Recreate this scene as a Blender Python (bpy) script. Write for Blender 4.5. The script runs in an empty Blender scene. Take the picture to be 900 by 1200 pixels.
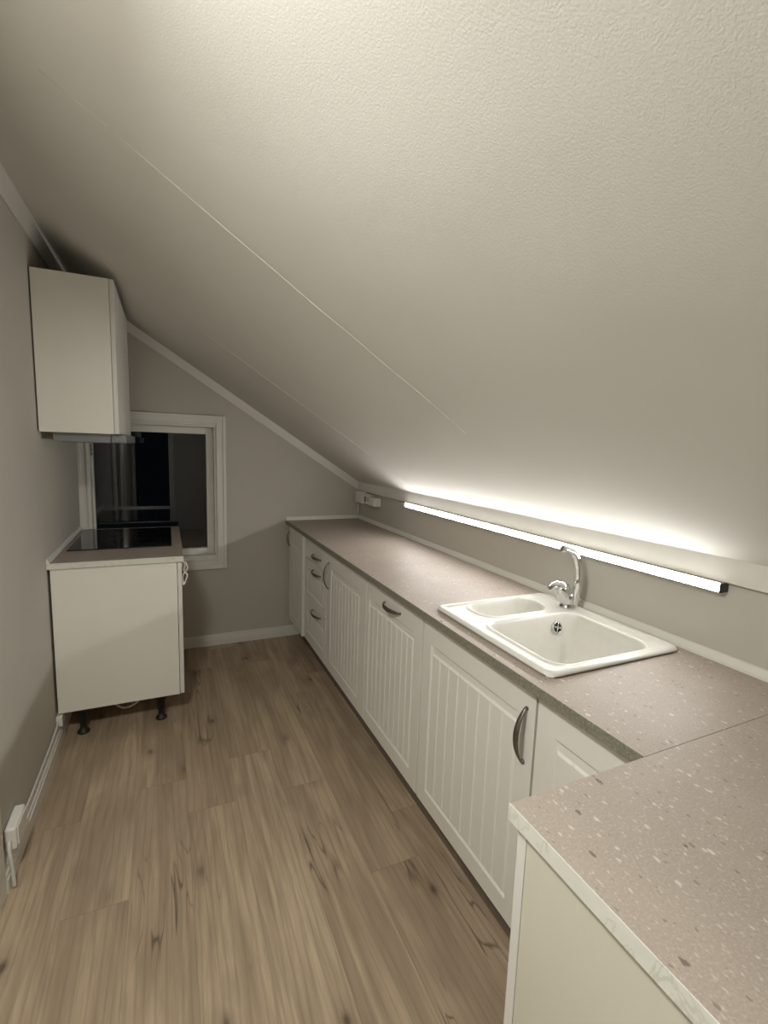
import bpy, bmesh, math, random
from mathutils import Vector, Matrix, noise

random.seed(7)
scene = bpy.context.scene
COL = scene.collection
ORIGIN = {}

# ------------------------------------------------------------------ helpers
def new_bm():
    return bmesh.new()

def box(bm, x0, x1, y0, y1, z0, z1, bevel=0.0, seg=2):
    vs = [bm.verts.new(p) for p in ((x0,y0,z0),(x1,y0,z0),(x1,y1,z0),(x0,y1,z0),
                                    (x0,y0,z1),(x1,y0,z1),(x1,y1,z1),(x0,y1,z1))]
    fs = [bm.faces.new([vs[i] for i in f]) for f in
          ((3,2,1,0),(4,5,6,7),(0,1,5,4),(1,2,6,5),(2,3,7,6),(3,0,4,7))]
    if bevel > 0:
        es = list({e for f in fs for e in f.edges})
        bmesh.ops.bevel(bm, geom=es, offset=bevel, segments=seg, profile=0.5, affect='EDGES')
    return bm

def prism(bm, pts, axis, a, b):
    """extrude a polygon (list of 2-D points) along axis ('x','y','z') from a to b"""
    def P(p, t):
        return {'x': (t, p[0], p[1]), 'y': (p[0], t, p[1]), 'z': (p[0], p[1], t)}[axis]
    A = [bm.verts.new(P(p, a)) for p in pts]
    B = [bm.verts.new(P(p, b)) for p in pts]
    n = len(pts)
    bm.faces.new(A); bm.faces.new(list(reversed(B)))
    for i in range(n):
        j = (i+1) % n
        bm.faces.new((A[j], A[i], B[i], B[j]))
    bmesh.ops.recalc_face_normals(bm, faces=bm.faces[:])
    return bm

def tube(bm, pts, radii, n=12, up=Vector((0,0,1)), cap=True):
    """sweep an ellipse (ra, rb) along points"""
    pts = [Vector(p) for p in pts]
    rings = []
    for i, p in enumerate(pts):
        t = (pts[min(i+1, len(pts)-1)] - pts[max(i-1, 0)]).normalized()
        u = up - t*up.dot(t)
        if u.length < 1e-3:
            alt = Vector((1,0,0)); u = alt - t*alt.dot(t)
        u.normalize(); v = t.cross(u)
        r = radii[i] if isinstance(radii, list) else radii
        ra, rb = r if isinstance(r, tuple) else (r, r)
        rings.append([bm.verts.new(p + u*ra*math.cos(2*math.pi*k/n) + v*rb*math.sin(2*math.pi*k/n)) for k in range(n)])
    for a, b in zip(rings, rings[1:]):
        for k in range(n):
            f = bm.faces.new((a[k], a[(k+1) % n], b[(k+1) % n], b[k])); f.smooth = True
    if cap:
        bm.faces.new(list(reversed(rings[0]))); bm.faces.new(rings[-1])
    bmesh.ops.recalc_face_normals(bm, faces=bm.faces[:])
    return bm

def smooth_path(pts, n=8):
    """Catmull-Rom through points"""
    P = [Vector(p) for p in pts]
    P = [P[0]*2-P[1]] + P + [P[-1]*2-P[-2]]
    out = []
    for i in range(1, len(P)-2):
        a, b, c, d = P[i-1:i+3]
        for k in range(n):
            t = k/n
            out.append(0.5*((2*b)+(c-a)*t+(2*a-5*b+4*c-d)*t*t+(3*b-a-3*c+d)*t**3))
    out.append(P[-2])
    return out

def lathe(bm, prof, c, axis=Vector((0,0,1)), n=32):
    """prof: list of (r, h) along axis from point c"""
    axis = axis.normalized()
    u = axis.orthogonal().normalized(); v = axis.cross(u)
    c = Vector(c); rings = []
    for r, h in prof:
        rings.append([bm.verts.new(c+axis*h+(u*math.cos(2*math.pi*k/n)+v*math.sin(2*math.pi*k/n))*max(r, 1e-4)) for k in range(n)])
    for a, b in zip(rings, rings[1:]):
        for k in range(n):
            f = bm.faces.new((a[k], a[(k+1) % n], b[(k+1) % n], b[k])); f.smooth = True
    bm.faces.new(list(reversed(rings[0]))); bm.faces.new(rings[-1])
    bmesh.ops.recalc_face_normals(bm, faces=bm.faces[:])
    return bm

def obj(name, bm, mat, parent=None, origin=None, smooth=False):
    """link a bmesh built in world coordinates as ONE mesh object"""
    if parent is not None:
        org = ORIGIN[parent.name]
    elif origin is not None:
        org = Vector(origin)
    else:
        xs = [v.co for v in bm.verts]
        org = Vector(((min(c.x for c in xs)+max(c.x for c in xs))/2,
                      (min(c.y for c in xs)+max(c.y for c in xs))/2, min(c.z for c in xs)))
    bmesh.ops.translate(bm, verts=bm.verts[:], vec=-org)
    me = bpy.data.meshes.new(name)
    if smooth:
        for f in bm.faces:
            f.smooth = True
    bm.to_mesh(me); bm.free()
    me.materials.append(mat)
    o = bpy.data.objects.new(name, me)
    COL.objects.link(o)
    if parent is not None:
        o.parent = parent
    else:
        o.location = org
    ORIGIN[o.name] = org
    return o

def thing(name, loc, label, cat, group=None):
    o = bpy.data.objects.new(name, None)
    o.empty_display_size = 0.05
    COL.objects.link(o)
    o.location = loc
    ORIGIN[o.name] = Vector(loc)
    return tag(o, label, cat, group)

def tag(o, label, cat, group=None):
    o['label'] = label; o['category'] = cat
    if group:
        o['group'] = group
    return o

def struct(name, bm, mat, parent=None, label=None):
    o = obj(name, bm, mat, parent, origin=(0,0,0) if parent is None else None)
    if parent is None:
        o['kind'] = 'structure'
        if label:
            o['label'] = label
    return o

# ------------------------------------------------------------------ materials
class N:
    def __init__(self, name):
        self.m = bpy.data.materials.new(name); self.m.use_nodes = True
        self.t = self.m.node_tree
        self.b = self.t.nodes['Principled BSDF']
    def n(self, typ, **kw):
        nd = self.t.nodes.new(typ)
        for k, v in kw.items():
            if k.startswith('i_'):
                key = k[2:]
                nd.inputs[int(key) if key.isdigit() else key.replace('_', ' ')].default_value = v
            else:
                setattr(nd, k, v)
        return nd
    def l(self, a, b):
        self.t.links.new(a, b)
    def math(self, op, a, b=None, c=None):
        nd = self.n('ShaderNodeMath', operation=op)
        for i, v in enumerate((a, b, c)):
            if v is None: continue
            if isinstance(v, (int, float)): nd.inputs[i].default_value = v
            else: self.l(v, nd.inputs[i])
        return nd.outputs[0]
    def ramp(self, fac, stops):
        nd = self.n('ShaderNodeValToRGB')
        el = nd.color_ramp.elements
        while len(el) < len(stops): el.new(0.5)
        for e, (p, c) in zip(el, stops):
            e.position = p; e.color = c if len(c) == 4 else (*c, 1)
        self.l(fac, nd.inputs[0]); return nd.outputs[0]
    def mix(self, fac, a, b, mode='MIX'):
        nd = self.n('ShaderNodeMix', data_type='RGBA', blend_type=mode)
        for sock, v in ((nd.inputs[0], fac), (nd.inputs[6], a), (nd.inputs[7], b)):
            if isinstance(v, (int, float)): sock.default_value = v
            elif isinstance(v, tuple): sock.default_value = (*v, 1) if len(v) == 3 else v
            else: self.l(v, sock)
        return nd.outputs[2]
    def coords(self, scale=(1,1,1), loc=(0,0,0), rot=(0,0,0)):
        tc = self.n('ShaderNodeTexCoord'); mp = self.n('ShaderNodeMapping')
        mp.inputs['Scale'].default_value = scale
        mp.inputs['Location'].default_value = loc
        mp.inputs['Rotation'].default_value = rot
        self.l(tc.outputs['Object'], mp.inputs[0]); return mp.outputs[0]
    def noise(self, vec, scale, detail=4, rough=0.55, dist=0.0):
        nd = self.n('ShaderNodeTexNoise')
        nd.inputs['Scale'].default_value = scale; nd.inputs['Detail'].default_value = detail
        nd.inputs['Roughness'].default_value = rough; nd.inputs['Distortion'].default_value = dist
        self.l(vec, nd.inputs['Vector']); return nd.outputs['Fac']
    def bump(self, h, strength, dist):
        nd = self.n('ShaderNodeBump')
        nd.inputs['Strength'].default_value = strength; nd.inputs['Distance'].default_value = dist
        self.l(h, nd.inputs['Height']); self.l(nd.outputs[0], self.b.inputs['Normal'])
    def set(self, **kw):
        for k, v in kw.items():
            self.b.inputs[k.replace('_', ' ')].default_value = v
        return self

def paint(name, col, rough=0.5, var=0.04, nscale=3.0, bump=None, bstr=0.2, bdist=0.002, spec=0.5):
    k = N(name); k.set(Roughness=rough); k.b.inputs['Specular IOR Level'].default_value = spec
    v = k.coords()
    f = k.noise(v, nscale, 3)
    lo = tuple(c*(1-var) for c in col); hi = tuple(min(1, c*(1+var)) for c in col)
    k.l(k.ramp(f, [(0.3, lo), (0.7, hi)]), k.b.inputs['Base Color'])
    if bump:
        k.bump(k.noise(v, bump, 5, 0.6), bstr, bdist)
    return k.m

M = {}
M['wall'] = paint('warm_grey_wall_paint', (0.50, 0.472, 0.422), 0.75, 0.03, 2.0, 260, 0.25, 0.002, 0.25)
M['trimw'] = paint('white_gloss_trim_paint', (0.70, 0.68, 0.63), 0.38, 0.03, 6.0, 60, 0.06, 0.001)
M['white'] = paint('white_melamine', (0.80, 0.775, 0.705), 0.42, 0.02, 3.0, 400, 0.05, 0.0005)
M['front'] = paint('cream_white_foil_front', (0.72, 0.70, 0.655), 0.40, 0.015, 2.0)
M['cream'] = paint('cream_melamine', (0.62, 0.585, 0.50), 0.45, 0.02, 3.0, 400, 0.05, 0.0005)
M['plastic'] = paint('white_plastic', (0.75, 0.73, 0.69), 0.35, 0.02, 8.0)
M['black'] = paint('black_plastic', (0.015, 0.014, 0.013), 0.45, 0.05, 10.0)
M['dark'] = paint('dark_recess', (0.02, 0.02, 0.02), 0.8, 0.05, 10.0)
M['hoodgrey'] = paint('grey_metal_hood', (0.20, 0.205, 0.205), 0.35, 0.03, 12.0)
M['glasshob'] = paint('black_ceramic_glass', (0.006, 0.006, 0.007), 0.05, 0.02, 10.0)
M['zone'] = paint('dark_grey_zone_print', (0.022, 0.022, 0.023), 0.3, 0.05, 10.0)
M['plinth'] = paint('brown_plinth_laminate', (0.16, 0.125, 0.10), 0.6, 0.15, 9.0)
M['ceramic'] = paint('cream_white_composite_sink', (0.68, 0.665, 0.62), 0.30, 0.02, 40.0)
M['cable'] = paint('white_cable_sheath', (0.62, 0.60, 0.56), 0.45, 0.02, 10.0)
M['darkcable'] = paint('dark_cable_sheath', (0.05, 0.045, 0.04), 0.5, 0.05, 10.0)

k = N('pewter_handle_metal'); k.set(Metallic=1.0, Roughness=0.36)
f = k.noise(k.coords(), 60, 3)
k.l(k.ramp(f, [(0.3, (0.20, 0.18, 0.16)), (0.7, (0.27, 0.245, 0.22))]), k.b.inputs['Base Color']); M['pewter'] = k.m
k = N('polished_chrome'); k.set(Metallic=1.0, Roughness=0.06)
k.l(k.ramp(k.noise(k.coords(), 20, 2), [(0.3, (0.74, 0.74, 0.74)), (0.7, (0.80, 0.80, 0.79))]), k.b.inputs['Base Color']); M['chrome'] = k.m

# ceiling: roller-textured off-white paint
k = N('white_ceiling_paint'); k.set(Roughness=0.8); k.b.inputs['Specular IOR Level'].default_value = 0.2
v = k.coords()
k.l(k.ramp(k.noise(v, 1.3, 3), [(0.3, (0.70, 0.685, 0.645)), (0.7, (0.73, 0.715, 0.675))]), k.b.inputs['Base Color'])
a = k.noise(v, 360, 2, 0.5); b_ = k.noise(k.coords(scale=(2.0, 14, 2.0)), 3.0, 3)
k.bump(k.math('ADD', a, k.math('MULTIPLY', b_, 0.25)), 0.30, 0.0012); M['ceiling'] = k.m

# oak laminate floor: planks along Y, random length offset and tone per plank, grain, knots, cracks
k = N('grey_brown_oak_plank_floor'); k.set(Roughness=0.42); k.b.inputs['Specular IOR Level'].default_value = 0.35
tc = k.n('ShaderNodeTexCoord'); sp = k.n('ShaderNodeSeparateXYZ'); k.l(tc.outputs['Object'], sp.inputs[0])
PW, PL = 0.188, 1.28
u = k.math('DIVIDE', k.math('ADD', sp.outputs[0], 0.147), PW)
row = k.math('FLOOR', u); fu = k.math('SUBTRACT', u, row)
wn = k.n('ShaderNodeTexWhiteNoise', noise_dimensions='1D'); k.l(k.math('ADD', row, 31.37), wn.inputs['W'])
vv = k.math('ADD', k.math('DIVIDE', sp.outputs[1], PL), k.math('ADD', wn.outputs['Value'], -0.38))
idx = k.math('FLOOR', vv); fv = k.math('SUBTRACT', vv, idx)
cmb = k.n('ShaderNodeCombineXYZ'); k.l(row, cmb.inputs[0]); k.l(idx, cmb.inputs[1])
wn2 = k.n('ShaderNodeTexWhiteNoise', noise_dimensions='3D'); k.l(cmb.outputs[0], wn2.inputs['Vector'])
pr_ = wn2.outputs['Value']
off = k.n('ShaderNodeVectorMath', operation='SCALE'); k.l(wn2.outputs['Color'], off.inputs[0]); off.inputs['Scale'].default_value = 37.0
def plank_vec(sx, sy):
    c = k.n('ShaderNodeCombineXYZ')
    k.l(k.math('MULTIPLY', sp.outputs[0], sx), c.inputs[0]); k.l(k.math('MULTIPLY', sp.outputs[1], sy), c.inputs[1])
    ad = k.n('ShaderNodeVectorMath', operation='ADD'); k.l(c.outputs[0], ad.inputs[0]); k.l(off.outputs[0], ad.inputs[1])
    return ad.outputs[0]
base = k.ramp(pr_, [(0.0, (0.43, 0.325, 0.230)), (0.35, (0.475, 0.366, 0.258)), (0.7, (0.51, 0.397, 0.280)), (1.0, (0.55, 0.432, 0.307))])
streak = k.noise(plank_vec(9.5, 1.2), 1.0, 2.2, 0.45, 1.6)
c1 = k.mix(k.math('MULTIPLY', k.ramp(streak, [(0.34, (1,1,1)), (0.66, (0,0,0))]), 0.60), base, (0.235, 0.170, 0.120))
grain = k.noise(plank_vec(230, 9), 1.0, 5, 0.65, 0.3)
c2 = k.mix(k.math('MULTIPLY', k.ramp(grain, [(0.36, (1,1,1)), (0.60, (0,0,0))]), 0.28), c1, (0.21, 0.15, 0.105))
cath = k.n('ShaderNodeTexWave', wave_type='BANDS', bands_direction='X'); k.l(plank_vec(7, 0.55), cath.inputs['Vector'])
cath.inputs['Scale'].default_value = 1.6; cath.inputs['Distortion'].default_value = 14; cath.inputs['Detail'].default_value = 3
cath.inputs['Detail Scale'].default_value = 0.8
c3 = k.mix(k.math('MULTIPLY', k.ramp(cath.outputs['Fac'], [(0.0, (1,1,1)), (0.30, (0,0,0))]), 0.30), c2, (0.21, 0.15, 0.105))
# knots
vor = k.n('ShaderNodeTexVoronoi', feature='F1'); k.l(plank_vec(1.0, 0.5), vor.inputs['Vector'])
vor.inputs['Scale'].default_value = 8.0; vor.inputs['Randomness'].default_value = 1
wob = k.math('ADD', vor.outputs['Distance'], k.math('MULTIPLY', k.math('SUBTRACT', k.noise(plank_vec(30, 18), 1.0, 3), 0.5), 0.10))
pick = k.math('GREATER_THAN', k.n('ShaderNodeSeparateColor').outputs[0], 0.38)
sc_ = pick.node.inputs[0].links[0].from_node; k.l(vor.outputs['Color'], sc_.inputs[0])
kn = k.math('MULTIPLY', k.ramp(wob, [(0.035, (1,1,1)), (0.085, (0.55,0.55,0.55)), (0.14, (0.24,0.24,0.24)), (0.34, (0,0,0))]), pick)
c4 = k.mix(k.math('MULTIPLY', kn, 0.85), c3, (0.085, 0.058, 0.042))
# dark cracks
cr = k.noise(plank_vec(16, 1.3), 1.0, 2, 0.5, 1.0)
gate = k.noise(plank_vec(2.2, 1.2), 1.0, 2)
crk = k.math('MULTIPLY', k.ramp(k.math('ABSOLUTE', k.math('SUBTRACT', cr, 0.5)), [(0.0, (1,1,1)), (0.018, (0,0,0))]),
             k.ramp(gate, [(0.57, (0,0,0)), (0.66, (1,1,1))]))
c5 = k.mix(k.math('MULTIPLY', crk, 0.75), c4, (0.05, 0.034, 0.025))
# plank seams
ex = k.math('MULTIPLY', k.math('MINIMUM', fu, k.math('SUBTRACT', 1.0, fu)), PW)
ey = k.math('MULTIPLY', k.math('MINIMUM', fv, k.math('SUBTRACT', 1.0, fv)), PL)
ed = k.math('MINIMUM', ex, ey)
seam = k.ramp(k.math('DIVIDE', ed, 0.004), [(0.15, (1,1,1)), (0.6, (0,0,0))])
c6 = k.mix(k.math('MULTIPLY', seam, 0.22), c5, (0.07, 0.05, 0.036))
k.l(c6, k.b.inputs['Base Color'])
k.bump(k.math('SUBTRACT', k.math('MULTIPLY', grain, 0.4), k.math('MULTIPLY', seam, 0.5)), 0.25, 0.0012)
M['floor'] = k.m

# taupe terrazzo-like laminate with pale and dark chips
def terrazzo(name):
    k = N(name); k.set(Roughness=0.5); k.b.inputs['Specular IOR Level'].default_value = 0.4
    v = k.coords(rot=(0, 0, 0.5))
    cl = k.noise(v, 5, 4, 0.6)
    col = k.ramp(cl, [(0.3, (0.325, 0.270, 0.232)), (0.7, (0.375, 0.315, 0.272))])
    fine = k.noise(v, 260, 4, 0.7)
    col = k.mix(k.ramp(fine, [(0.52, (0,0,0)), (0.66, (0.75,0.75,0.75))]), col, (0.47, 0.405, 0.35))
    col = k.mix(k.ramp(fine, [(0.30, (0.8,0.8,0.8)), (0.42, (0,0,0))]), col, (0.235, 0.195, 0.168))
    def chips(scale, thr, lo, hi, c, amt, sy=0.45, seed=0.0, rot=0.5):
        vec = k.coords(scale=(1, sy, 1), loc=(seed, seed*1.7, 0), rot=(0, 0, rot))
        wv = k.n('ShaderNodeTexVoronoi', feature='F1'); wv.inputs['Scale'].default_value = scale
        dn = k.n('ShaderNodeTexNoise'); dn.inputs['Scale'].default_value = scale*2.4; dn.inputs['Detail'].default_value = 2
        k.l(vec, dn.inputs['Vector'])
        md = k.n('ShaderNodeMix', data_type='VECTOR'); md.inputs[0].default_value = 0.0
        ad = k.n('ShaderNodeVectorMath', operation='MULTIPLY_ADD')
        k.l(dn.outputs['Color'], ad.inputs[0]); ad.inputs[1].default_value = (0.35/scale*1.6,)*3; k.l(vec, ad.inputs[2])
        k.l(ad.outputs[0], wv.inputs['Vector'])
        s = k.n('ShaderNodeSeparateColor'); k.l(wv.outputs['Color'], s.inputs[0])
        g = k.math('GREATER_THAN', s.outputs[0], thr)
        size = k.math('MULTIPLY_ADD', s.outputs[1], 0.7, 0.5)
        m = k.ramp(k.math('DIVIDE', wv.outputs['Distance'], size), [(lo, (1,1,1)), (hi, (0,0,0))])
        return k.mix(k.math('MULTIPLY', k.math('MULTIPLY', m, g), amt), col, c)
    col = chips(150, 0.55, 0.18, 0.30, (0.50, 0.435, 0.375), 0.75, 0.55, 2.9)
    col = chips(95, 0.66, 0.18, 0.27, (0.57, 0.505, 0.44), 0.85, 0.55, 1.3)
    col = chips(58, 0.84, 0.16, 0.23, (0.62, 0.555, 0.49), 0.85, 0.60, 4.1)
    col = chips(110, 0.80, 0.18, 0.28, (0.20, 0.16, 0.135), 0.75, 0.55, 7.7)
    col = chips(45, 0.90, 0.14, 0.20, (0.14, 0.108, 0.09), 0.85, 0.55, 11.9)
    k.l(col, k.b.inputs['Base Color'])
    return k.m
M['stone'] = terrazzo('taupe_stone_laminate')
k = N('grey_green_speckled_edge'); k.set(Roughness=0.5)
v = k.coords()
col = k.ramp(k.noise(v, 120, 4, 0.65), [(0.40, (0.165, 0.155, 0.122)), (0.60, (0.225, 0.212, 0.170))])
col = k.mix(k.ramp(k.noise(v, 160, 2, 0.5), [(0.62, (0,0,0)), (0.68, (0.6,0.6,0.6))]), col, (0.42, 0.40, 0.34))
k.l(col, k.b.inputs['Base Color']); M['greyedge'] = k.m

k = N('white_marbled_edge_band'); k.set(Roughness=0.45)
v = k.coords()
col = k.ramp(k.noise(v, 18, 5, 0.6, 1.0), [(0.40, (0.66, 0.65, 0.585)), (0.6, (0.69, 0.68, 0.615))])
vein = k.math('ABSOLUTE', k.math('SUBTRACT', k.noise(v, 7, 4, 0.6, 1.6), 0.5))
col = k.mix(k.math('MULTIPLY', k.ramp(vein, [(0.0, (1,1,1)), (0.02, (0,0,0))]), 0.35), col, (0.33, 0.34, 0.28))
k.l(col, k.b.inputs['Base Color']); M['edge'] = k.m

k = N('window_glass'); k.set(Roughness=0.0, IOR=1.5); k.b.inputs['Transmission Weight'].default_value = 1.0
k.l(k.ramp(k.noise(k.coords(), 2, 2), [(0, (0.93, 0.95, 0.95)), (1, (0.95, 0.96, 0.96))]), k.b.inputs['Base Color']); M['glass'] = k.m

k = N('led_diffuser'); k.set(Roughness=0.4)
k.b.inputs['Base Color'].default_value = (0.9, 0.9, 0.88, 1)
k.b.inputs['Emission Color'].default_value = (1.0, 0.995, 0.955, 1)
LED_STRENGTH = 55.0
k.b.inputs['Emission Strength'].default_value = LED_STRENGTH; M['led'] = k.m

# ------------------------------------------------------------------ dimensions (metres; floor z=0, camera over x=0,y=0)
XL, XR, D, YR = -0.514, 1.381, 3.516, -1.35
def ceil_z(x):
    return 2.39 - 0.6373*(x - XL)

# ------------------------------------------------------------------ the room
bm = new_bm(); box(bm, XL-0.12, XR+0.12, YR-0.12, D+0.14, -0.08, 0.0)
struct('floor', bm, M['floor'])

# sloping ceiling, slightly uneven boards
def ceil_d(x, y):
    p = Vector((x*1.6, y*1.1, 0.3))
    d = 0.0045*noise.noise(p*1.5) + 0.0016*noise.noise(p*5.0)
    low = max(0.0, (x-0.95)/0.45)
    d += low*0.004*noise.noise(Vector((x*3, y*3.2, 5.1)))
    for s in (1.29, 2.42):
        d -= 0.0030*math.exp(-(abs(y-s)/0.10)**2)
    return d*min(1.0, max(0.0, (D-y)/0.15))*min(1.0, max(0.0, (x-XL)/0.15))*min(1.0, max(0.0, (XR-x)/0.06)+0.15)
bm = new_bm()
NX, NY = 90, 210
grid = []
for i in range(NX+1):
    x = XL-0.1 + (XR+0.1-XL+0.05)*i/NX
    r = []
    for j in range(NY+1):
        y = YR-0.1 + (D+0.2-YR)*j/NY
        r.append(bm.verts.new((x, y, ceil_z(x)+ceil_d(x, y))))
    grid.append(r)
for i in range(NX):
    for j in range(NY):
        f = bm.faces.new((grid[i][j], grid[i][j+1], grid[i+1][j+1], grid[i+1][j])); f.smooth = True
co = struct('ceiling', bm, M['ceiling'])
md = co.modifiers.new('thickness', 'SOLIDIFY'); md.thickness = 0.05; md.offset = -1

# joint beads between the ceiling boards
def bead(name, y, x0, x1, w, h):
    bm = new_bm()
    pts = []
    for i in range(61):
        x = x0+(x1-x0)*i/60; yy = y+0.002*math.sin(i*0.45)
        pts.append((x, yy, ceil_z(x)+ceil_d(x, yy)-0.0004))
    tube(bm, pts, [(h, w)]*61, 6, up=Vector((0.537, 0, 0.843)))
    return struct(name, bm, M['trimw'])

# walls
def slope_poly(x0, x1, z0):
    return [(x0, z0), (x1, z0), (x1, ceil_z(x1)+0.02), (x0, ceil_z(x0)+0.02)]
WX0, WX1, WZ0, WZ1 = -0.450, 0.307, 0.650, 1.572     # window opening
bm = new_bm()
for pts in (slope_poly(XL-0.12, WX0, 0.0), slope_poly(WX0, WX1, WZ1), [(WX0, 0), (WX1, 0), (WX1, WZ0), (WX0, WZ0)], slope_poly(WX1, XR+0.1, 0.0)):
    prism(bm, pts, 'y', D, D+0.14)
struct('wall_back', bm, M['wall'])

DY0, DY1, DZ = 0.80, 1.635, 2.03                    # doorway in the left wall
bm = new_bm()
box(bm, XL-0.12, XL, YR, DY0, 0, 2.44); box(bm, XL-0.12, XL, DY1, D, 0, 2.44); box(bm, XL-0.12, XL, DY0, DY1, DZ, 2.44)
struct('wall_left', bm, M['wall'])
bm = new_bm(); box(bm, XR, XR+0.1, YR, D+0.05, 0, 1.22)
struct('wall_right', bm, M['wall'])
bm = new_bm()                                        # wall behind the viewer with an open, dark doorway
for pts in (slope_poly(XL-0.12, -0.47, 0.0), slope_poly(-0.47, 0.02, 2.0), slope_poly(0.02, XR+0.1, 0.0)):
    prism(bm, pts, 'y', YR-0.12, YR)
struct('wall_rear', bm, M['wall'])
bm = new_bm()
box(bm, 0.02, 0.09, YR, YR+0.018, 0, 2.07); box(bm, -0.47, 0.02, YR, YR+0.018, 2.0, 2.07)
struct('trim_7', bm, M['trimw'])

# door in the left wall: casing and closed leaf
bm = new_bm()
for (a, b) in ((DY1-0.004, DY1+0.072), (DY0-0.072, DY0+0.004)):
    box(bm, XL, XL+0.014, a, b, 0, DZ+0.07, 0.003); 
box(bm, XL, XL+0.0135, DY0+0.004, DY1-0.004, DZ, DZ+0.07, 0.003)
dr = struct('door_1', bm, M['trimw'])
bm = new_bm(); box(bm, XL-0.07, XL-0.03, DY0+0.006, DY1-0.006, 0.012, DZ-0.006, 0.003)
for (z0, z1) in ((0.2, 0.95), (1.1, 1.85)):
    for (y0, y1) in ((0.92, 1.18), (1.26, 1.52)):
        box(bm, XL-0.031, XL-0.024, y0, y1, z0, z1, 0.006, 1)
obj('door_leaf', bm, M['trimw'], dr)
bm = new_bm(); tube(bm, smooth_path([(XL-0.03, 1.55, 1.0), (XL+0.02, 1.55, 1.0), (XL+0.03, 1.52, 1.0), (XL+0.03, 1.43, 1.0)]), 0.008)
obj('door_handle', bm, M['chrome'], dr)

# baseboards with a stepped profile
def base_profile(h, t):
    return [(0, 0), (t, 0), (t, h*0.55), (t*0.8, h*0.60), (t*0.8, h*0.74), (t*0.55, h*0.80), (t*0.5, h*0.95), (t*0.25, h), (0, h)]
bm = new_bm(); prism(bm, [(D-t, z) for t, z in base_profile(0.078, 0.016)], 'x', XL+0.001, 0.90)
struct('baseboard_back', bm, M['trimw'])
bm = new_bm(); prism(bm, [(XL+t, z) for t, z in base_profile(0.085, 0.018)], 'y', DY1+0.074, D-0.018)
struct('baseboard_left', bm, M['trimw'])

# cornice strips along the ceiling
bm = new_bm(); prism(bm, [(XL, ceil_z(XL)-0.066), (XR-0.016, ceil_z(XR-0.016)-0.066), (XR-0.016, ceil_z(XR-0.016)-0.001), (XL, ceil_z(XL)-0.001)], 'y', D-0.012, D)
struct('trim_1', bm, M['trimw'])
bm = new_bm(); prism(bm, [(XL, 2.285), (XL+0.012, 2.28), (XL+0.02, ceil_z(XL+0.02)), (XL, 2.389)], 'y', YR, D-0.014)
struct('trim_2', bm, M['trimw'])
bm = new_bm(); box(bm, XR-0.015, XR, YR, D-0.001, 1.124, 1.205, 0.0015, 1)
struct('trim_3', bm, M['trimw'])
bm = new_bm(); tube(bm, [(XR-0.007, D-0.007, 0.925), (XR-0.007, D-0.007, 1.02)], 0.006, 8)
struct('trim_4', bm, M['trimw'])
bead('trim_5', 1.29, -0.22, 0.86, 0.0019, 0.0016)
bead('trim_6', 2.42, 0.1, 1.30, 0.0016, 0.0008)

# window
win = thing('window_1', ((WX0+WX1)/2, D, WZ0), '', '')
del win['label'], win['category']; win['kind'] = 'structure'
bm = new_bm()
CW = 0.066
def casing_strip(bm, x0, x1, z0, z1):
    box(bm, x0, x1, D-0.016, D+0.001, z0, z1, 0.003)
xo0, xo1, zo0, zo1 = XL+0.001, WX1+CW, WZ0-0.082, WZ1+CW
def frame(bm, x0, x1, z0, z1, wl, wr, wb, wt, y0, y1, bev=0.003):
    box(bm, x0, x0+wl, y0, y1, z0, z1, bev); box(bm, x1-wr, x1, y0, y1, z0, z1, bev)
    box(bm, x0+wl, x1-wr, y0, y1, z1-wt, z1, bev); box(bm, x0+wl, x1-wr, y0, y1, z0, z0+wb, bev)
frame(bm, xo0, xo1, zo0, zo1, WX0-xo0+0.002, CW+0.002, 0.084, CW+0.002, D-0.012, D+0.001)
frame(bm, xo0, xo1, zo0, zo1, 0.02, 0.022, 0.024, 0.022, D-0.020, D-0.011)     # raised outer moulding
frame(bm, WX0-0.018, WX1+0.016, WZ0-0.02, WZ1+0.016, 0.016, 0.014, 0.016, 0.014, D-0.018, D-0.011, 0.004)
obj('window_casing', bm, M['trimw'], win)
bm = new_bm()                                                             # lined reveal
frame(bm, WX0, WX1, WZ0, WZ1, 0.003, 0.012, 0.014, 0.012, D-0.002, D+0.138, 0.001)
obj('window_reveal', bm, M['trimw'], win)
bm = new_bm()
frame(bm, WX0+0.003, WX1-0.012, WZ0+0.014, WZ1-0.012, 0.012, 0.048, 0.045, 0.048, D+0.055, D+0.105, 0.004)
sash = obj('window_sash', bm, M['trimw'], win)
bm = new_bm(); box(bm, WX0+0.012, WX1-0.055, D+0.078, D+0.084, WZ0+0.054, WZ1-0.055)
obj('window_pane', bm, M['glass'], sash)
bm = new_bm()
for z in (1.40, 1.375, 1.35):
    lathe(bm, [(0.005, 0), (0.006, 0.002), (0.006, 0.02), (0.005, 0.022)], (WX0+0.008, D+0.05, z), n=12)
obj('window_hinge', bm, M['pewter'], win)

# splash strips round the worktops
def strip_profile(): return [(0, 0.0), (0.014, 0.0), (0.013, 0.008), (0.006, 0.024), (0, 0.026)]

# ------------------------------------------------------------------ worktops
XC, ZT, TH = 0.795, 0.900, 0.027
YP = 0.543
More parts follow.
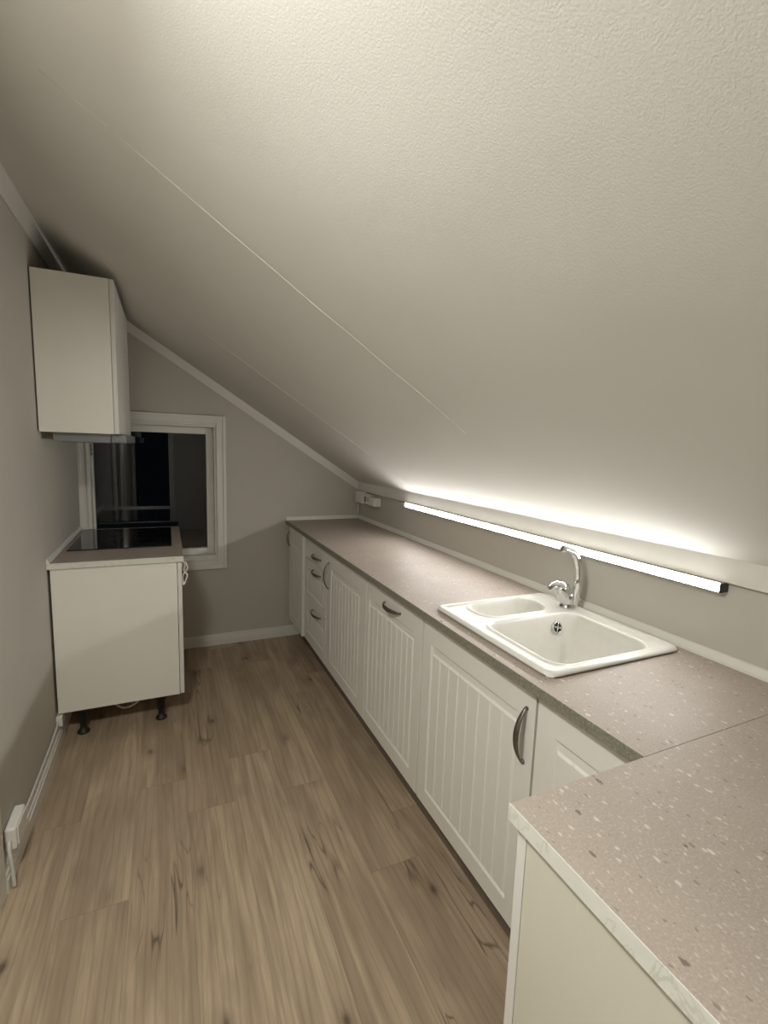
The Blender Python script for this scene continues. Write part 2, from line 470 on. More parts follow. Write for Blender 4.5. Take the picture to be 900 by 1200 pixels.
# sink cut-out
SX0, SX1, SY0, SY1 = 0.845, 1.345, 0.838, 1.402
HX0, HX1, HY0, HY1 = SX0+0.03, SX1-0.03, SY0+0.03, SY1-0.03
wt = thing('worktop', ((XC+XR)/2, 2.0, ZT-TH), 'long taupe stone-look laminate worktop holding the white sink along the low wall', 'worktop')
bm = new_bm()
def slab_with_hole(bm, x0, x1, y0, y1, hx0, hx1, hy0, hy1, z0, z1):
    xs = [x0, hx0, hx1, x1]; ys = [y0, hy0, hy1, y1]
    top = [[bm.verts.new((x, y, z1)) for y in ys] for x in xs]
    bot = [[bm.verts.new((x, y, z0)) for y in ys] for x in xs]
    for i in range(3):
        for j in range(3):
            if i == 1 and j == 1: continue
            bm.faces.new((top[i][j], top[i+1][j], top[i+1][j+1], top[i][j+1]))
            bm.faces.new((bot[i][j+1], bot[i+1][j+1], bot[i+1][j], bot[i][j]))
    for i in range(3):
        bm.faces.new((bot[i][0], bot[i+1][0], top[i+1][0], top[i][0]))
        bm.faces.new((top[i][3], top[i+1][3], bot[i+1][3], bot[i][3]))
        bm.faces.new((bot[0][i+1], bot[0][i], top[0][i], top[0][i+1]))
        bm.faces.new((top[3][i+1], top[3][i], bot[3][i], bot[3][i+1]))
    a = 1
    for (p, q) in (((1,1),(2,1)), ((2,1),(2,2)), ((2,2),(1,2)), ((1,2),(1,1))):
        bm.faces.new((top[p[0]][p[1]], top[q[0]][q[1]], bot[q[0]][q[1]], bot[p[0]][p[1]]))
    bmesh.ops.recalc_face_normals(bm, faces=bm.faces[:])
slab_with_hole(bm, XC+0.0012, XR-0.001, YP+0.0003, D-0.002, HX0, HX1, HY0, HY1, ZT-TH, ZT)
obj('worktop_slab', bm, M['stone'], wt)
bm = new_bm(); box(bm, XC, XC+0.0012, YP+0.0005, D-0.002, ZT-TH, ZT-0.0002)
o = obj('front_edge', bm, M['greyedge'], wt); o['label'] = 'dark grey-green speckled front edge'
bm = new_bm(); prism(bm, [(XR-0.001-t, ZT+z) for t, z in strip_profile()], 'y', YP+0.002, D-0.002)
obj('splash_strip', bm, M['trimw'], wt)
bm = new_bm(); prism(bm, [(D-0.002-t, ZT+z) for t, z in strip_profile()], 'x', XC+0.002, XR-0.016)
obj('splash_strip', bm, M['trimw'], wt)

pw = thing('worktop', (0.95, 0.24, ZT-TH), 'speckled taupe peninsula worktop with white edge band, jutting out in the foreground', 'worktop')
XP, PY0 = 0.483, -0.07
bm = new_bm(); box(bm, XP+0.0015, XR-0.001, PY0, YP, ZT-TH, ZT, 0.001, 1)
obj('worktop_slab', bm, M['stone'], pw)
bm = new_bm(); box(bm, XP, XP+0.0014, PY0, YP, ZT-TH-0.0005, ZT+0.0004)
obj('edge_band', bm, M['edge'], pw)
bm = new_bm(); prism(bm, [(XR-0.001-t, ZT+z) for t, z in strip_profile()], 'y', PY0, YP)
obj('splash_strip', bm, M['trimw'], pw)

# ------------------------------------------------------------------ cabinet fronts
def clamp01(t): return max(0.0, min(1.0, t))

def beaded_front(bm, y0, y1, z0, z1, xf, panel=None, beads=8, thick=0.019, top_band=0.028, bead_stop=0.026):
    """a front facing -x: frame, routed groove round a panel of vertical beads"""
    ys = {y0, y0+0.0015, y1-0.0015, y1}; zs = {z0, z0+0.0015, z1-0.0015, z1}
    gl = []
    gw, gd, bw = 0.0070, 0.0055, 0.0042
    if panel:
        py0, py1, pz0, pz1 = panel
        ys |= {py0, py0+gw, py0+2*gw, py1, py1-gw, py1-2*gw}
        zt = pz1 - top_band
        zs |= {pz0, pz0+gw, pz0+2*gw, pz1, pz1-gw, zt, zt-gw, pz0+2*gw+0.004, pz0+bead_stop}
        w = (py1-py0-2*gw)/beads
        gl = [py0+gw+w*i for i in range(1, beads)]
        for g in gl: ys |= {g-bw, g, g+bw}
    def depth(y, z):
        m = min(y-y0, y1-y, z-z0, z1-z)
        d = max(0.0, 0.0015-m)
        if not panel: return d
        a = min(y-py0, py1-y, z-pz0, pz1-z)
        if a <= 1e-7: return d
        if z >= zt-1e-7:                       # flat band above the beads
            return gd*clamp01(a/gw)
        s = 0.001
        a2 = min(y-py0, py1-y, z-pz0)
        if a2 < gw: g = gd*a2/gw
        else: g = gd - (gd-s)*clamp01((a2-gw)/gw)
        t = clamp01((zt-z)/gw)
        g = g if a2 < gw else max(g, gd-(gd-s)*t)
        for q in gl:
            if abs(y-q) < bw:
                fz = clamp01((z-(pz0+2*gw+0.004))/(bead_stop-2*gw-0.004+1e-9))
                g = max(g, s + 0.0032*fz*(1-abs(y-q)/bw))
        return g
    Y = sorted(ys); Z = sorted(zs)
    Y = [a for i, a in enumerate(Y) if i == 0 or a-Y[i-1] > 1e-6]; Z = [a for i, a in enumerate(Z) if i == 0 or a-Z[i-1] > 1e-6]
    V = [[bm.verts.new((xf+depth(y, z), y, z)) for z in Z] for y in Y]
    for i in range(len(Y)-1):
        for j in range(len(Z)-1):
            bm.faces.new((V[i][j], V[i][j+1], V[i+1][j+1], V[i+1][j]))
    B = [bm.verts.new((xf+thick, y, z)) for y, z in ((y0, z0), (y0, z1), (y1, z1), (y1, z0))]
    bm.faces.new((B[3], B[2], B[1], B[0]))
    n, mz = len(Y)-1, len(Z)-1
    bm.faces.new([V[0][j] for j in range(mz, -1, -1)] + [B[0], B[1]])
    bm.faces.new([V[n][j] for j in range(mz+1)] + [B[2], B[3]])
    bm.faces.new([V[i][0] for i in range(n+1)] + [B[3], B[0]])
    bm.faces.new([V[i][mz] for i in range(n, -1, -1)] + [B[1], B[2]])
    bmesh.ops.recalc_face_normals(bm, faces=bm.faces[:])
    return bm

def bow_handle(bm, c, axis, L, out=0.027, nrm=Vector((-1, 0, 0))):
    """crescent bow handle, flared in the middle, with pointed feet"""
    c = Vector(c); ax = Vector(axis); n = 20
    pts, rad = [], []
    for i in range(n+1):
        t = -1+2*i/n
        h = out*(1-abs(t)**2.2) + 0.0035
        pts.append(c + ax*(t*L/2) + nrm*h)
        w = 0.0035 + 0.0065*(1-t*t)
        rad.append((0.0028+0.001*(1-t*t), w))
    tube(bm, pts, rad, 12, up=nrm)
    for s in (-1, 1):
        lathe(bm, [(0.0055, 0.0), (0.0055, 0.003), (0.003, 0.006)], c+ax*(s*(L/2-0.004)), nrm, 12)
    return bm

XF = 0.822                     # face of the kitchen fronts
ZB, ZTOP = 0.165, 0.866
XB = XR-0.02
def carcass(bm, y0, y1, open_top=False, z0=0.165, z1=0.872, x0=None, t=0.016):
    x0 = XF+0.021 if x0 is None else x0
    box(bm, x0, XB, y0, y0+t, z0, z1); box(bm, x0, XB, y1-t, y1, z0, z1)
    box(bm, x0, XB, y0+t, y1-t, z0, z0+t); box(bm, XB-0.006, XB, y0+t, y1-t, z0+t, z1)
    if open_top:
        box(bm, x0, x0+0.016, y0+t, y1-t, z1-0.032, z1)
    else:
        box(bm, x0, x0+0.08, y0+t, y1-t, z1-t, z1); box(bm, XB-0.09, XB-0.006, y0+t, y1-t, z1-t, z1)
def leg(bm, x, y, h=0.165):
    lathe(bm, [(0.026, 0.0), (0.028, 0.004), (0.026, 0.012), (0.014, 0.022), (0.014, 0.05), (0.019, 0.055), (0.019, h-0.035), (0.036, h-0.03), (0.036, h)], (x, y, 0.0), n=16)

def base_cabinet(name, label, y0, y1, open_top=False, x0=None):
    t = thing(name, (1.1, (y0+y1)/2, 0), label, 'cabinet')
    bm = new_bm(); carcass(bm, y0+0.001, y1-0.001, open_top, x0=x0)
    obj('carcass', bm, M['white'], t)
    for x in (1.0, 1.3):
        for y in (y0+0.06, y1-0.06):
            bm = new_bm(); leg(bm, x, y, 0.1645); obj('leg', bm, M['black'], t)
    return t

# far corner cabinet, its door standing a little proud
c1 = base_cabinet('base_cabinet', 'narrow white beaded base cabinet in the far corner against the back wall', 3.062, 3.445)
bm = new_bm(); beaded_front(bm, 3.060, 3.440, ZB-0.002, ZTOP, XF-0.016, (3.125, 3.385, 0.222, 0.772), 3, thick=0.035)
d_ = obj('door', bm, M['front'], c1)
bm = new_bm(); bow_handle(bm, (XF-0.017, 3.424, 0.775), (0, 0, 1), 0.11, 0.016); obj('handle', bm, M['pewter'], d_)

# drawer cabinet
c2 = base_cabinet('drawer_cabinet', 'white three-drawer base cabinet with three dark bow handles', 2.580, 3.056)
for (z0, z1, pan, hz) in ((0.727, ZTOP, None, 0.781), (0.455, 0.723, (2.632, 2.990, 0.503, 0.655), 0.680), (ZB, 0.451, (2.622, 2.980, 0.234, 0.380), 0.420)):
    bm = new_bm(); beaded_front(bm, 2.582, 3.054, z0, z1, XF, pan, 6, top_band=0.016, bead_stop=0.018)
    d_ = obj('drawer', bm, M['front'], c2)
    bm = new_bm(); bow_handle(bm, (XF-0.0005, 2.766, hz), (0, 1, 0), 0.17); obj('handle', bm, M['pewter'], d_)

c3 = base_cabinet('base_cabinet', 'white beaded base cabinet with a vertical handle, just right of the drawers', 1.966, 2.576)
bm = new_bm(); beaded_front(bm, 1.968, 2.574, ZB, ZTOP, XF, (2.055, 2.497, 0.228, 0.775), 9)
d_ = obj('door', bm, M['front'], c3)
bm = new_bm(); bow_handle(bm, (XF-0.0005, 2.535, 0.726), (0, 0, 1), 0.155); obj('handle', bm, M['pewter'], d_)

c4 = base_cabinet('base_cabinet', 'white beaded base cabinet with a horizontal handle on its top rail', 1.436, 1.962)
bm = new_bm(); beaded_front(bm, 1.438, 1.960, ZB, ZTOP, XF, (1.498, 1.935, 0.228, 0.778), 9)
d_ = obj('door', bm, M['front'], c4)
bm = new_bm(); bow_handle(bm, (XF-0.0005, 1.690, 0.812), (0, 1, 0), 0.155); obj('handle', bm, M['pewter'], d_)

c5 = base_cabinet('sink_cabinet', 'white beaded base cabinet below the sink with a vertical pewter handle', 0.852, 1.432, True)
bm = new_bm(); beaded_front(bm, 0.854, 1.430, ZB, ZTOP, XF, (0.915, 1.372, 0.225, 0.782), 8)
d_ = obj('door', bm, M['front'], c5)
bm = new_bm(); bow_handle(bm, (XF-0.0005, 0.883, 0.735), (0, 0, 1), 0.155); obj('handle', bm, M['pewter'], d_)

c6 = base_cabinet('corner_cabinet', 'white beaded corner cabinet partly hidden behind the peninsula worktop', 0.560, 0.848)
bm = new_bm(); beaded_front(bm, 0.562, 0.846, ZB, ZTOP, XF, (0.615, 0.786, 0.225, 0.785), 3)
obj('door', bm, M['front'], c6)

# recessed kickboard under the whole run
bm = new_bm(); box(bm, 0.905, 0.918, 0.56, 3.45, 0.0, 0.150)
tag(obj('kickboard', bm, M['plinth']), 'dark brown kickboard recessed under the row of white cabinets', 'kickboard')

# peninsula cabinet (its door faces the kitchen, seen edge-on)
pc = thing('peninsula_cabinet', (0.75, 0.24, 0), 'plain white cabinet side panel under the peninsula worktop in the foreground', 'cabinet')
bm = new_bm()
box(bm, 0.498, 0.514, -0.05, 0.513, 0.165, 0.8725); box(bm, 0.800, 0.816, -0.05, 0.513, 0.165, 0.8725)
box(bm, 0.514, 0.800, -0.05, 0.513, 0.165, 0.181); box(bm, 0.514, 0.800, -0.05, -0.044, 0.181, 0.8725)
obj('carcass', bm, M['cream'], pc)
bm = new_bm(); box(bm, 0.499, 0.814, 0.516, 0.536, ZB, 0.858, 0.0015)
obj('door', bm, M['front'], pc)
for x in (0.55, 0.76):
    for y in (0.02, 0.45):
        bm = new_bm(); leg(bm, x, y, 0.1645); obj('leg', bm, M['black'], pc)

# ------------------------------------------------------------------ sink
def sd_rr(x, y, x0, x1, y0, y1, r):
    cx, cy = (x0+x1)/2, (y0+y1)/2
    qx, qy = abs(x-cx)-(x1-x0)/2+r, abs(y-cy)-(y1-y0)/2+r
    return math.hypot(max(qx, 0), max(qy, 0)) + min(max(qx, qy), 0) - r
def sst(t):
    t = clamp01(t); return t*t*(3-2*t)
def bowl(x, y, rect, r, depth, wall):
    s = -sd_rr(x, y, *rect, r)
    if s <= 0: return 0.0
    w = clamp01(s/wall)
    return depth*(1-(1-w)**1.0*(1.0)) if False else depth*sst(w**0.85)
BIG = (0.905, 1.268, 0.872, 1.192); SMALL = (0.948, 1.228, 1.232, 1.376)
sk = thing('sink', ((SX0+SX1)/2, (SY0+SY1)/2, ZT), 'cream white one-and-a-half bowl inset sink let into the long worktop', 'sink')
bm = new_bm()
GX, GY = 132, 150
V = []
for i in range(GX+1):
    r = []
    for j in range(GY+1):
        x = SX0-0.001+(SX1-SX0+0.002)*i/GX; y = SY0-0.001+(SY1-SY0+0.002)*j/GY
        s = sd_rr(x, y, SX0, SX1, SY0, SY1, 0.035)
        if s > 0:                                   # snap to the rounded outline
            e = 1e-4
            gx = (sd_rr(x+e, y, SX0, SX1, SY0, SY1, 0.035)-s)/e; gy = (sd_rr(x, y+e, SX0, SX1, SY0, SY1, 0.035)-s)/e
            x -= gx*s; y -= gy*s; s = 0.0
        z = 0.0045 + 0.0095*math.sqrt(clamp01(1-(1-clamp01(-s/0.012))**2))
        z -= 0.0035*sst((-s-0.022)/0.012)            # slightly dished deck inside a raised rim
        sb = sd_rr(x, y, *BIG, 0.055); ss = sd_rr(x, y, *SMALL, 0.062)
        z += 0.0032*math.exp(-((sb-0.006)/0.007)**2) + 0.0032*math.exp(-((ss-0.006)/0.007)**2)
        z -= bowl(x, y, BIG, 0.055, 0.165, 0.042) + bowl(x, y, SMALL, 0.062, 0.095, 0.034)
        r.append(bm.verts.new((x, y, ZT+z)))
    V.append(r)
for i in range(GX):
    for j in range(GY):
        f = bm.faces.new((V[i][j], V[i+1][j], V[i+1][j+1], V[i][j+1])); f.smooth = True
bmesh.ops.remove_doubles(bm, verts=bm.verts[:], dist=1e-5)
for f in bm.faces: f.smooth = True
bo = obj('sink_basin', bm, M['ceramic'], sk)
md = bo.modifiers.new('thickness', 'SOLIDIFY'); md.thickness = 0.0038; md.offset = -1
# overflow grille on the far wall of the big bowl, drain at the bottom
ovc = Vector((1.198, 1.1745, 0.868)); ova = Vector((0.0, -1.0, 0.22)).normalized()
bm = new_bm(); lathe(bm, [(0.021, -0.006), (0.021, 0.002), (0.018, 0.004), (0.0165, 0.0015)], ovc, ova, 24)
ov = obj('overflow_ring', bm, M['chrome'], sk)
bm = new_bm()
u_ = ova.orthogonal().normalized(); v_ = ova.cross(u_)
lathe(bm, [(0.0165, -0.002), (0.0165, 0.0018)], ovc, ova, 24)
obj('overflow_hole', bm, M['dark'], ov)
bm = new_bm()
for a in range(4):
    d = u_*math.cos(a*math.pi/2+0.5)+v_*math.sin(a*math.pi/2+0.5)
    tube(bm, [ovc+ova*0.0025+d*0.003, ovc+ova*0.0025+d*0.0168], 0.0018, 6)
lathe(bm, [(0.005, 0.0), (0.005, 0.0035)], ovc, ova, 12)
obj('overflow_grille', bm, M['chrome'], ov)
bm = new_bm(); lathe(bm, [(0.042, -0.004), (0.042, 0.002), (0.036, 0.003), (0.03, 0.0), (0.006, 0.0), (0.006, 0.006), (0.002, 0.008)], (1.09, 1.03, ZT+0.0065-0.165), n=28)
obj('drain', bm, M['chrome'], sk)
bm = new_bm(); lathe(bm, [(0.036, -0.004), (0.036, 0.002), (0.03, 0.003), (0.026, 0.0), (0.006, 0.0), (0.006, 0.005), (0.002, 0.007)], (1.09, 1.304, ZT+0.0065-0.095), n=28)
obj('drain', bm, M['chrome'], sk)

# ------------------------------------------------------------------ tap
TX, TY, TZ = 1.297, 1.232, 0.9112
tp = thing('tap', (TX, TY, TZ), 'chrome single-lever mixer tap with a raised curved spout on the sink', 'tap')
bm = new_bm()
lathe(bm, [(0.030, 0.0), (0.030, 0.005), (0.027, 0.009), (0.026, 0.020), (0.0265, 0.045), (0.024, 0.052), (0.012, 0.056)], (TX, TY, TZ), n=32)
bd = obj('tap_body', bm, M['chrome'], tp)
ax = Vector((-0.46, 0.27, 1.0)).normalized()
bm = new_bm()
lathe(bm, [(0.020, -0.004), (0.0265, 0.008), (0.0275, 0.045), (0.0275, 0.060), (0.024, 0.068), (0.010, 0.071)], Vector((TX, TY, TZ+0.018)), ax, 32)
obj('cartridge_housing', bm, M['chrome'], tp)
bm = new_bm()
p0 = Vector((TX, TY, TZ+0.018)) + ax*0.066
fw = Vector((-0.87, 0.50, 0.05)).normalized()
tube(bm, [p0-fw*0.030+Vector((0,0,-0.006)), p0-fw*0.024+Vector((0,0,0.001)), p0-fw*0.006+Vector((0,0,0.005)), p0+fw*0.012+Vector((0,0,0.003)), p0+fw*0.026+Vector((0,0,-0.004)), p0+fw*0.036+Vector((0,0,-0.015)), p0+fw*0.039+Vector((0,0,-0.021))],
     [(0.006, 0.016), (0.012, 0.025), (0.015, 0.0285), (0.014, 0.028), (0.011, 0.025), (0.006, 0.020), (0.003, 0.016)], 24)
obj('lever', bm, M['chrome'], tp)
bm = new_bm()
sp_ = smooth_path([(TX+0.012, TY-0.014, TZ+0.015), (TX+0.016, TY-0.020, TZ+0.055), (TX+0.018, TY-0.022, TZ+0.11), (TX+0.012, TY-0.018, TZ+0.165), (TX-0.004, TY-0.012, TZ+0.200), (TX-0.032, TY-0.004, TZ+0.212)], 10)
ns = len(sp_)
tube(bm, sp_, [0.0155-0.0035*clamp01(i/ns*1.2) for i in range(ns)], 20)
obj('spout', bm, M['chrome'], tp)
bm = new_bm()
e0 = Vector(sp_[-1]); ed = (Vector(sp_[-1])-Vector(sp_[-3])).normalized()
lathe(bm, [(0.0125, -0.004), (0.0135, 0.0), (0.0135, 0.016), (0.012, 0.018), (0.009, 0.0165)], e0, ed, 24)
obj('aerator', bm, M['chrome'], tp)

# ------------------------------------------------------------------ LED strip under the wall board
LY0, LY1 = 0.760, 2.657
ls = thing('strip_light', (XR-0.015, (LY0+LY1)/2, 1.098), 'long glowing white strip light fixed along the low wall above the sink', 'light')
bm = new_bm(); prism(bm, [(XR-0.0005, 1.0968), (XR-0.0303, 1.0968), (XR-0.0303, 1.0982), (XR-0.0265, 1.0986), (XR-0.0265, 1.1222), (XR-0.0005, 1.1222)], 'y', LY0, LY1)  # housing with a lower lip added to shade the wall from the diffuser
obj('light_housing', bm, M['plastic'], ls)
bm = new_bm()
prism(bm, [(XR-0.0266, 1.0989), (XR-0.0296, 1.0991), (XR-0.0310, 1.1020), (XR-0.0312, 1.1080), (XR-0.0308, 1.1140), (XR-0.0296, 1.1190), (XR-0.0280, 1.1212), (XR-0.0266, 1.1216)], 'y', LY0+0.006, LY1-0.006)
obj('diffuser', bm, M['led'], ls)
for (a, b) in ((LY0-0.002, LY0+0.0045), (LY1-0.0045, LY1+0.002)):
    bm = new_bm(); box(bm, XR-0.0322, XR-0.0004, a, b, 1.0964, 1.1226, 0.002, 2)
    o = obj('end_cap', bm, M['black'] if a < 1 else M['plastic'], ls)
    if a < 1: o['label'] = 'dark end cap'

# supply cable along the board, junction box, plug
bm = new_bm()
tube(bm, smooth_path([(XR-0.010, LY1+0.004, 1.108), (XR-0.008, 2.8, 1.112), (XR-0.010, 3.10, 1.112), (XR-0.014, 3.195, 1.108), (XR-0.026, 3.204, 1.100)], 6), 0.0045, 8)
tag(obj('light_cable', bm, M['cable']), 'thin white cable running from the strip light to the corner sockets', 'cable')
jb = thing('junction_box', (XR-0.02, 3.43, 1.03), 'square white junction box in the far corner above the worktop', 'junction box')
bm = new_bm(); box(bm, XR-0.040, XR-0.0005, 3.358, 3.498, 1.032, 1.122, 0.004); obj('box_body', bm, M['plastic'], jb)
bm = new_bm(); box(bm, XR-0.044, XR-0.0402, 3.366, 3.490, 1.038, 1.116, 0.003); obj('box_cover', bm, M['plastic'], jb)
so = thing('wall_socket', (XR-0.02, 3.28, 1.03), 'white surface wall socket between the junction box and the plug', 'socket')
bm = new_bm(); box(bm, XR-0.030, XR-0.0005, 3.208, 3.352, 1.034, 1.112, 0.004); obj('socket_body', bm, M['plastic'], so)
for y in (3.245, 3.315):
    bm = new_bm()
    lathe(bm, [(0.022, 0.0), (0.022, 0.002), (0.019, 0.003), (0.018, 0.0)], (XR-0.0302, y, 1.073), Vector((-1, 0, 0)), 20)
    obj('socket_face', bm, M['cable'], so)
pg = thing('plug_adapter', (XR-0.03, 3.12, 1.04), 'small white adapter plug at the end of the corner sockets, lit by the strip', 'plug')
bm = new_bm(); box(bm, XR-0.055, XR-0.0005, 3.085, 3.200, 1.040, 1.103, 0.006, 3); obj('plug_body', bm, M['plastic'], pg)
bm = new_bm(); box(bm, XR-0.0585, XR-0.0552, 3.10, 3.185, 1.048, 1.095, 0.003); obj('plug_cover', bm, M['plastic'], pg)

# ------------------------------------------------------------------ hob cabinet by the left wall
HX_, HYN, HYF, HZ = 0.062, 2.548, 3.492, 0.885
hc = thing('hob_cabinet', (-0.23, 3.0, 0), 'white base cabinet on black legs under the black hob by the window', 'cabinet')
bm = new_bm()
xa, xb = -0.503, 0.030
box(bm, xa, xb, HYN+0.012, HYN+0.028, 0.150, 0.8575, 0.0008, 1); box(bm, xa, xb, 3.46, 3.476, 0.150, 0.8575)
box(bm, xa, xb, HYN+0.028, 3.46, 0.150, 0.166); box(bm, xa, xa+0.006, HYN+0.028, 3.46, 0.166, 0.8575)
box(bm, xb-0.09, xb, HYN+0.028, 3.46, 0.8415, 0.8575)
obj('carcass', bm, M['white'], hc)
bm = new_bm(); box(bm, 0.0325, 0.0525, HYN+0.013, 3.474, 0.152, 0.850, 0.0015)
obj('door', bm, M['front'], hc)
for x in (-0.415, -0.062):
    for y in (2.625, 3.38):
        bm = new_bm(); leg(bm, x, y, 0.1495); obj('leg', bm, M['black'], hc)

hw = thing('worktop', (-0.22, 3.02, 0.858), 'short taupe worktop with white edge band under the black hob', 'worktop')
bm = new_bm(); box(bm, XL+0.001, HX_-0.0015, HYN+0.0016, HYF, 0.858, HZ, 0.001, 1); obj('worktop_slab', bm, M['stone'], hw)
bm = new_bm(); box(bm, XL+0.001, HX_, HYN, HYN+0.0015, 0.8575, HZ+0.0004)
obj('edge_band', bm, M['edge'], hw)
bm = new_bm(); prism(bm, [(XL+0.001+t, HZ+z) for t, z in [(0, 0), (0.012, 0), (0.011, 0.008), (0.005, 0.02), (0, 0.022)]], 'y', HYN, HYF)
obj('splash_strip', bm, M['trimw'], hw)

hb = thing('hob', (-0.235, 3.12, HZ), 'black ceramic glass hob set in the small worktop by the window', 'hob')
bm = new_bm(); box(bm, -0.478, 0.010, 2.815, 3.435, HZ+0.0002, HZ+0.006, 0.002, 2); obj('glass_plate', bm, M['glasshob'], hb)
for (x, y, r) in ((-0.36, 2.98, 0.09), (-0.36, 3.27, 0.075), (-0.12, 2.98, 0.075), (-0.12, 3.27, 0.09)):
    bm = new_bm()
    n = 48
    A = [bm.verts.new((x+(r)*math.cos(2*math.pi*i/n), y+r*math.sin(2*math.pi*i/n), HZ+0.0063)) for i in range(n)]
    B = [bm.verts.new((x+(r-0.0015)*math.cos(2*math.pi*i/n), y+(r-0.0015)*math.sin(2*math.pi*i/n), HZ+0.0063)) for i in range(n)]
    for i in range(n):
        bm.faces.new((A[i], A[(i+1) % n], B[(i+1) % n], B[i]))
    obj('cooking_zone', bm, M['zone'], hb)

# tangle of white cable at the front corner of the hob worktop, loop on the floor side below
bm = new_bm()
tube(bm, smooth_path([(0.046, 2.60, 0.853), (0.068, 2.590, 0.835), (0.064, 2.60, 0.800), (0.078, 2.592, 0.775), (0.070, 2.600, 0.745), (0.060, 2.595, 0.725), (0.0575, 2.60, 0.77), (0.080, 2.592, 0.812), (0.070, 2.60, 0.842), (0.058, 2.605, 0.853)], 8), 0.004, 8)
tag(obj('cable_loop', bm, M['cable']), 'twisted white cable hanging at the front corner of the hob cabinet', 'cable')
bm = new_bm()
tube(bm, smooth_path([(-0.30, 2.70, 0.143), (-0.28, 2.66, 0.11), (-0.235, 2.64, 0.085), (-0.18, 2.65, 0.095), (-0.15, 2.68, 0.13), (-0.145, 2.72, 0.143)], 8), 0.005, 8)
tag(obj('hob_cable', bm, M['cable']), 'white cable looping down underneath the hob cabinet between its black legs', 'cable')

# ------------------------------------------------------------------ wall cabinet and extractor hood
wc = thing('wall_cabinet', (-0.35, 2.94, 1.479), 'white wall cabinet mounted high on the left wall under the sloping ceiling', 'cabinet')
CX0, CX1, CY0, CY1, CZ0, CZ1 = XL+0.006, -0.200, 2.545, 3.337, 1.479, 2.160
bm = new_bm()
t = 0.016
box(bm, CX0, CX1-0.020, CY0, CY0+t, CZ0, CZ1, 0.0008, 1); box(bm, CX0, CX1-0.020, CY1-t, CY1, CZ0, CZ1)
box(bm, CX0, CX1-0.020, CY0+t, CY1-t, CZ0, CZ0+t); box(bm, CX0, CX1-0.020, CY0+t, CY1-t, CZ1-t, CZ1)
box(bm, CX0, CX0+0.006, CY0+t, CY1-t, CZ0+t, CZ1-t)
obj('carcass', bm, M['white'], wc)
for (a, b, holes) in ((CY0+0.001, 2.790, False), (2.793, CY1-0.001, True)):
    bm = new_bm(); box(bm, CX1-0.0185, CX1, a, b, CZ0+0.001, CZ1-0.001, 0.0015)
    d_ = obj('door', bm, M['front'], wc)
    if holes:
        for z in (1.927, 1.790):
            bm = new_bm(); lathe(bm, [(0.005, 0.0), (0.005, 0.0006)], (CX1, 3.05, z), Vector((1, 0, 0)), 12)
            o = obj('screw_hole', bm, M['dark'], d_)

eh = thing('extractor_hood', (-0.33, 2.95, 1.437), 'slim grey extractor hood fitted under the white wall cabinet', 'hood')
bm = new_bm(); box(bm, -0.467, -0.240, 2.590, 3.310, 1.438, 1.4785, 0.003); obj('hood_body', bm, M['hoodgrey'], eh)
bm = new_bm(); box(bm, -0.2385, -0.176, 2.590, 3.310, 1.438, 1.4782, 0.006, 3); obj('hood_visor', bm, M['hoodgrey'], eh)
bm = new_bm(); box(bm, -0.44, -0.26, 2.65, 2.93, 1.4355, 1.4379); obj('grease_filter', bm, M['pewter'], eh)

# ------------------------------------------------------------------ cable boxes along the left baseboard
ab = thing('power_adapter', (XL+0.02, 1.82, 0.11), 'white plastic adapter box on the left baseboard beside the door casing', 'adapter')
bm = new_bm(); box(bm, XL+0.001, XL+0.034, 1.757, 1.880, 0.112, 0.190, 0.007, 3); obj('adapter_body', bm, M['plastic'], ab)
bm = new_bm(); box(bm, XL+0.0345, XL+0.0375, 1.770, 1.868, 0.120, 0.182, 0.003); obj('adapter_cover', bm, M['plastic'], ab)
bm = new_bm(); box(bm, XL+0.001, XL+0.028, 2.545, 2.605, 0.092, 0.140, 0.004)
tag(obj('cable_connector', bm, M['plastic']), 'small white connector block low on the wall under the hob cabinet', 'connector')
bm = new_bm()
tube(bm, smooth_path([(XL+0.009, 1.881, 0.125), (XL+0.008, 1.95, 0.100), (XL+0.008, 2.2, 0.0955), (XL+0.008, 2.4, 0.0955), (XL+0.009, 2.50, 0.104), (XL+0.012, 2.543, 0.115)], 6), 0.0045, 8)
tag(obj('baseboard_cable', bm, M['cable']), 'white cable lying on top of the left baseboard up to the hob cabinet', 'cable')
bm = new_bm()
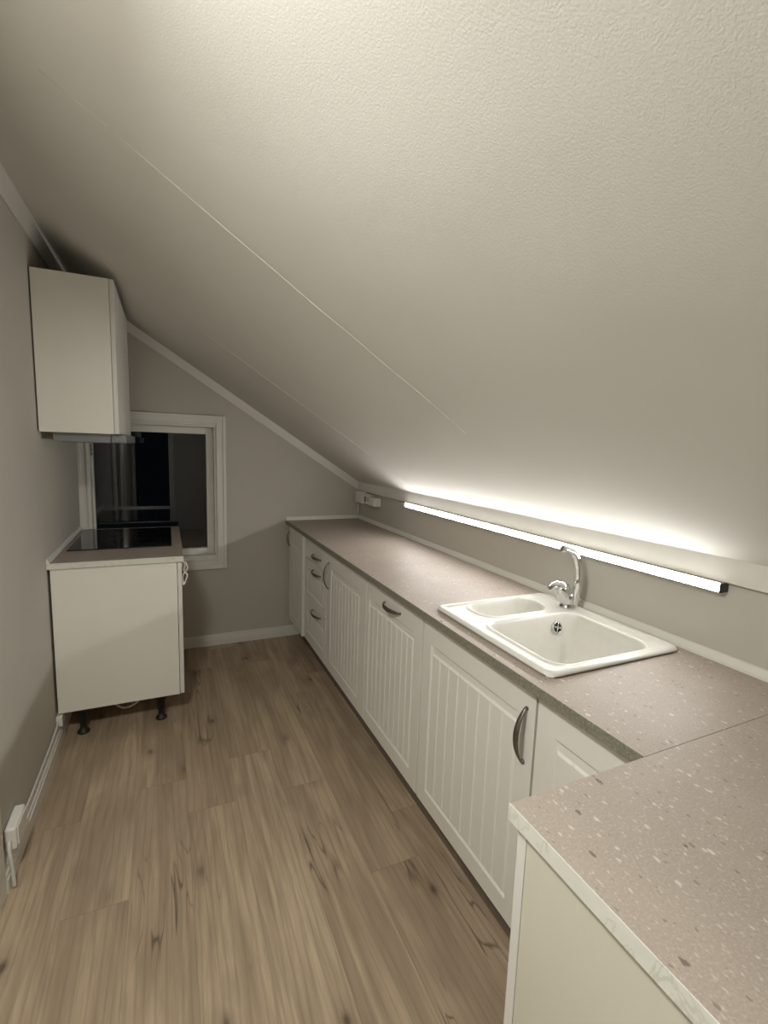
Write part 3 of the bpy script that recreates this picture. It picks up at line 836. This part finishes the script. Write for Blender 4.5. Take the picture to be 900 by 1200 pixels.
tube(bm, smooth_path([(XL+0.014, 1.755, 0.150), (XL+0.020, 1.735, 0.120), (XL+0.026, 1.730, 0.06), (XL+0.028, 1.728, 0.006)], 6), 0.006, 8)
tag(obj('adapter_cable', bm, M['cable']), 'short white cable dropping from the adapter box beside the door casing', 'cable')

# ------------------------------------------------------------------ light
w = bpy.data.worlds.new('night'); scene.world = w; w.use_nodes = True
w.node_tree.nodes['Background'].inputs[0].default_value = (0.004, 0.005, 0.007, 1)
w.node_tree.nodes['Background'].inputs[1].default_value = 0.3

# round flush lamp on the sloping ceiling, above the frame
ld = bpy.data.lights.new('ceiling_lamp_light', 'AREA'); ld.shape = 'DISK'; ld.size = 0.25
ld.energy = 25.0; ld.color = (0.975, 0.985, 0.915)
lo = bpy.data.objects.new('ceiling_lamp_light', ld); COL.objects.link(lo)
lo.location = (-0.33, 0.45, ceil_z(-0.25)-0.126)

# ------------------------------------------------------------------ camera (pose solved from the photograph)
cam = bpy.data.cameras.new('camera'); cam.sensor_fit = 'VERTICAL'; cam.sensor_height = 36.0
cam.lens = 36.0*559.42/1200.0; cam.clip_start = 0.02
co_ = bpy.data.objects.new('camera', cam); COL.objects.link(co_)
yaw, pitch, roll = 0.4273, 0.1318, -0.0328
Fv = Vector((math.sin(yaw)*math.cos(pitch), math.cos(yaw)*math.cos(pitch), -math.sin(pitch)))
Rv = Vector((math.cos(yaw), -math.sin(yaw), 0)); Dv = Fv.cross(Rv)
R2 = Rv*math.cos(roll)+Dv*math.sin(roll); D2 = Dv*math.cos(roll)-Rv*math.sin(roll)
mw = Matrix((( R2.x, -D2.x, -Fv.x, 0.0), (R2.y, -D2.y, -Fv.y, 0.0), (R2.z, -D2.z, -Fv.z, 1.4532), (0, 0, 0, 1)))
co_.matrix_world = mw
scene.camera = co_

vs = scene.view_settings
vs.view_transform = 'Standard'; vs.look = 'None'; vs.gamma = 1.0; vs.use_curve_mapping = False
vs.exposure = 0.0
scene.cycles.max_bounces = 12; scene.cycles.diffuse_bounces = 6; scene.cycles.glossy_bounces = 6
scene.cycles.transmission_bounces = 8; scene.cycles.sample_clamp_indirect = 4.0
scene.cycles.use_denoising = True
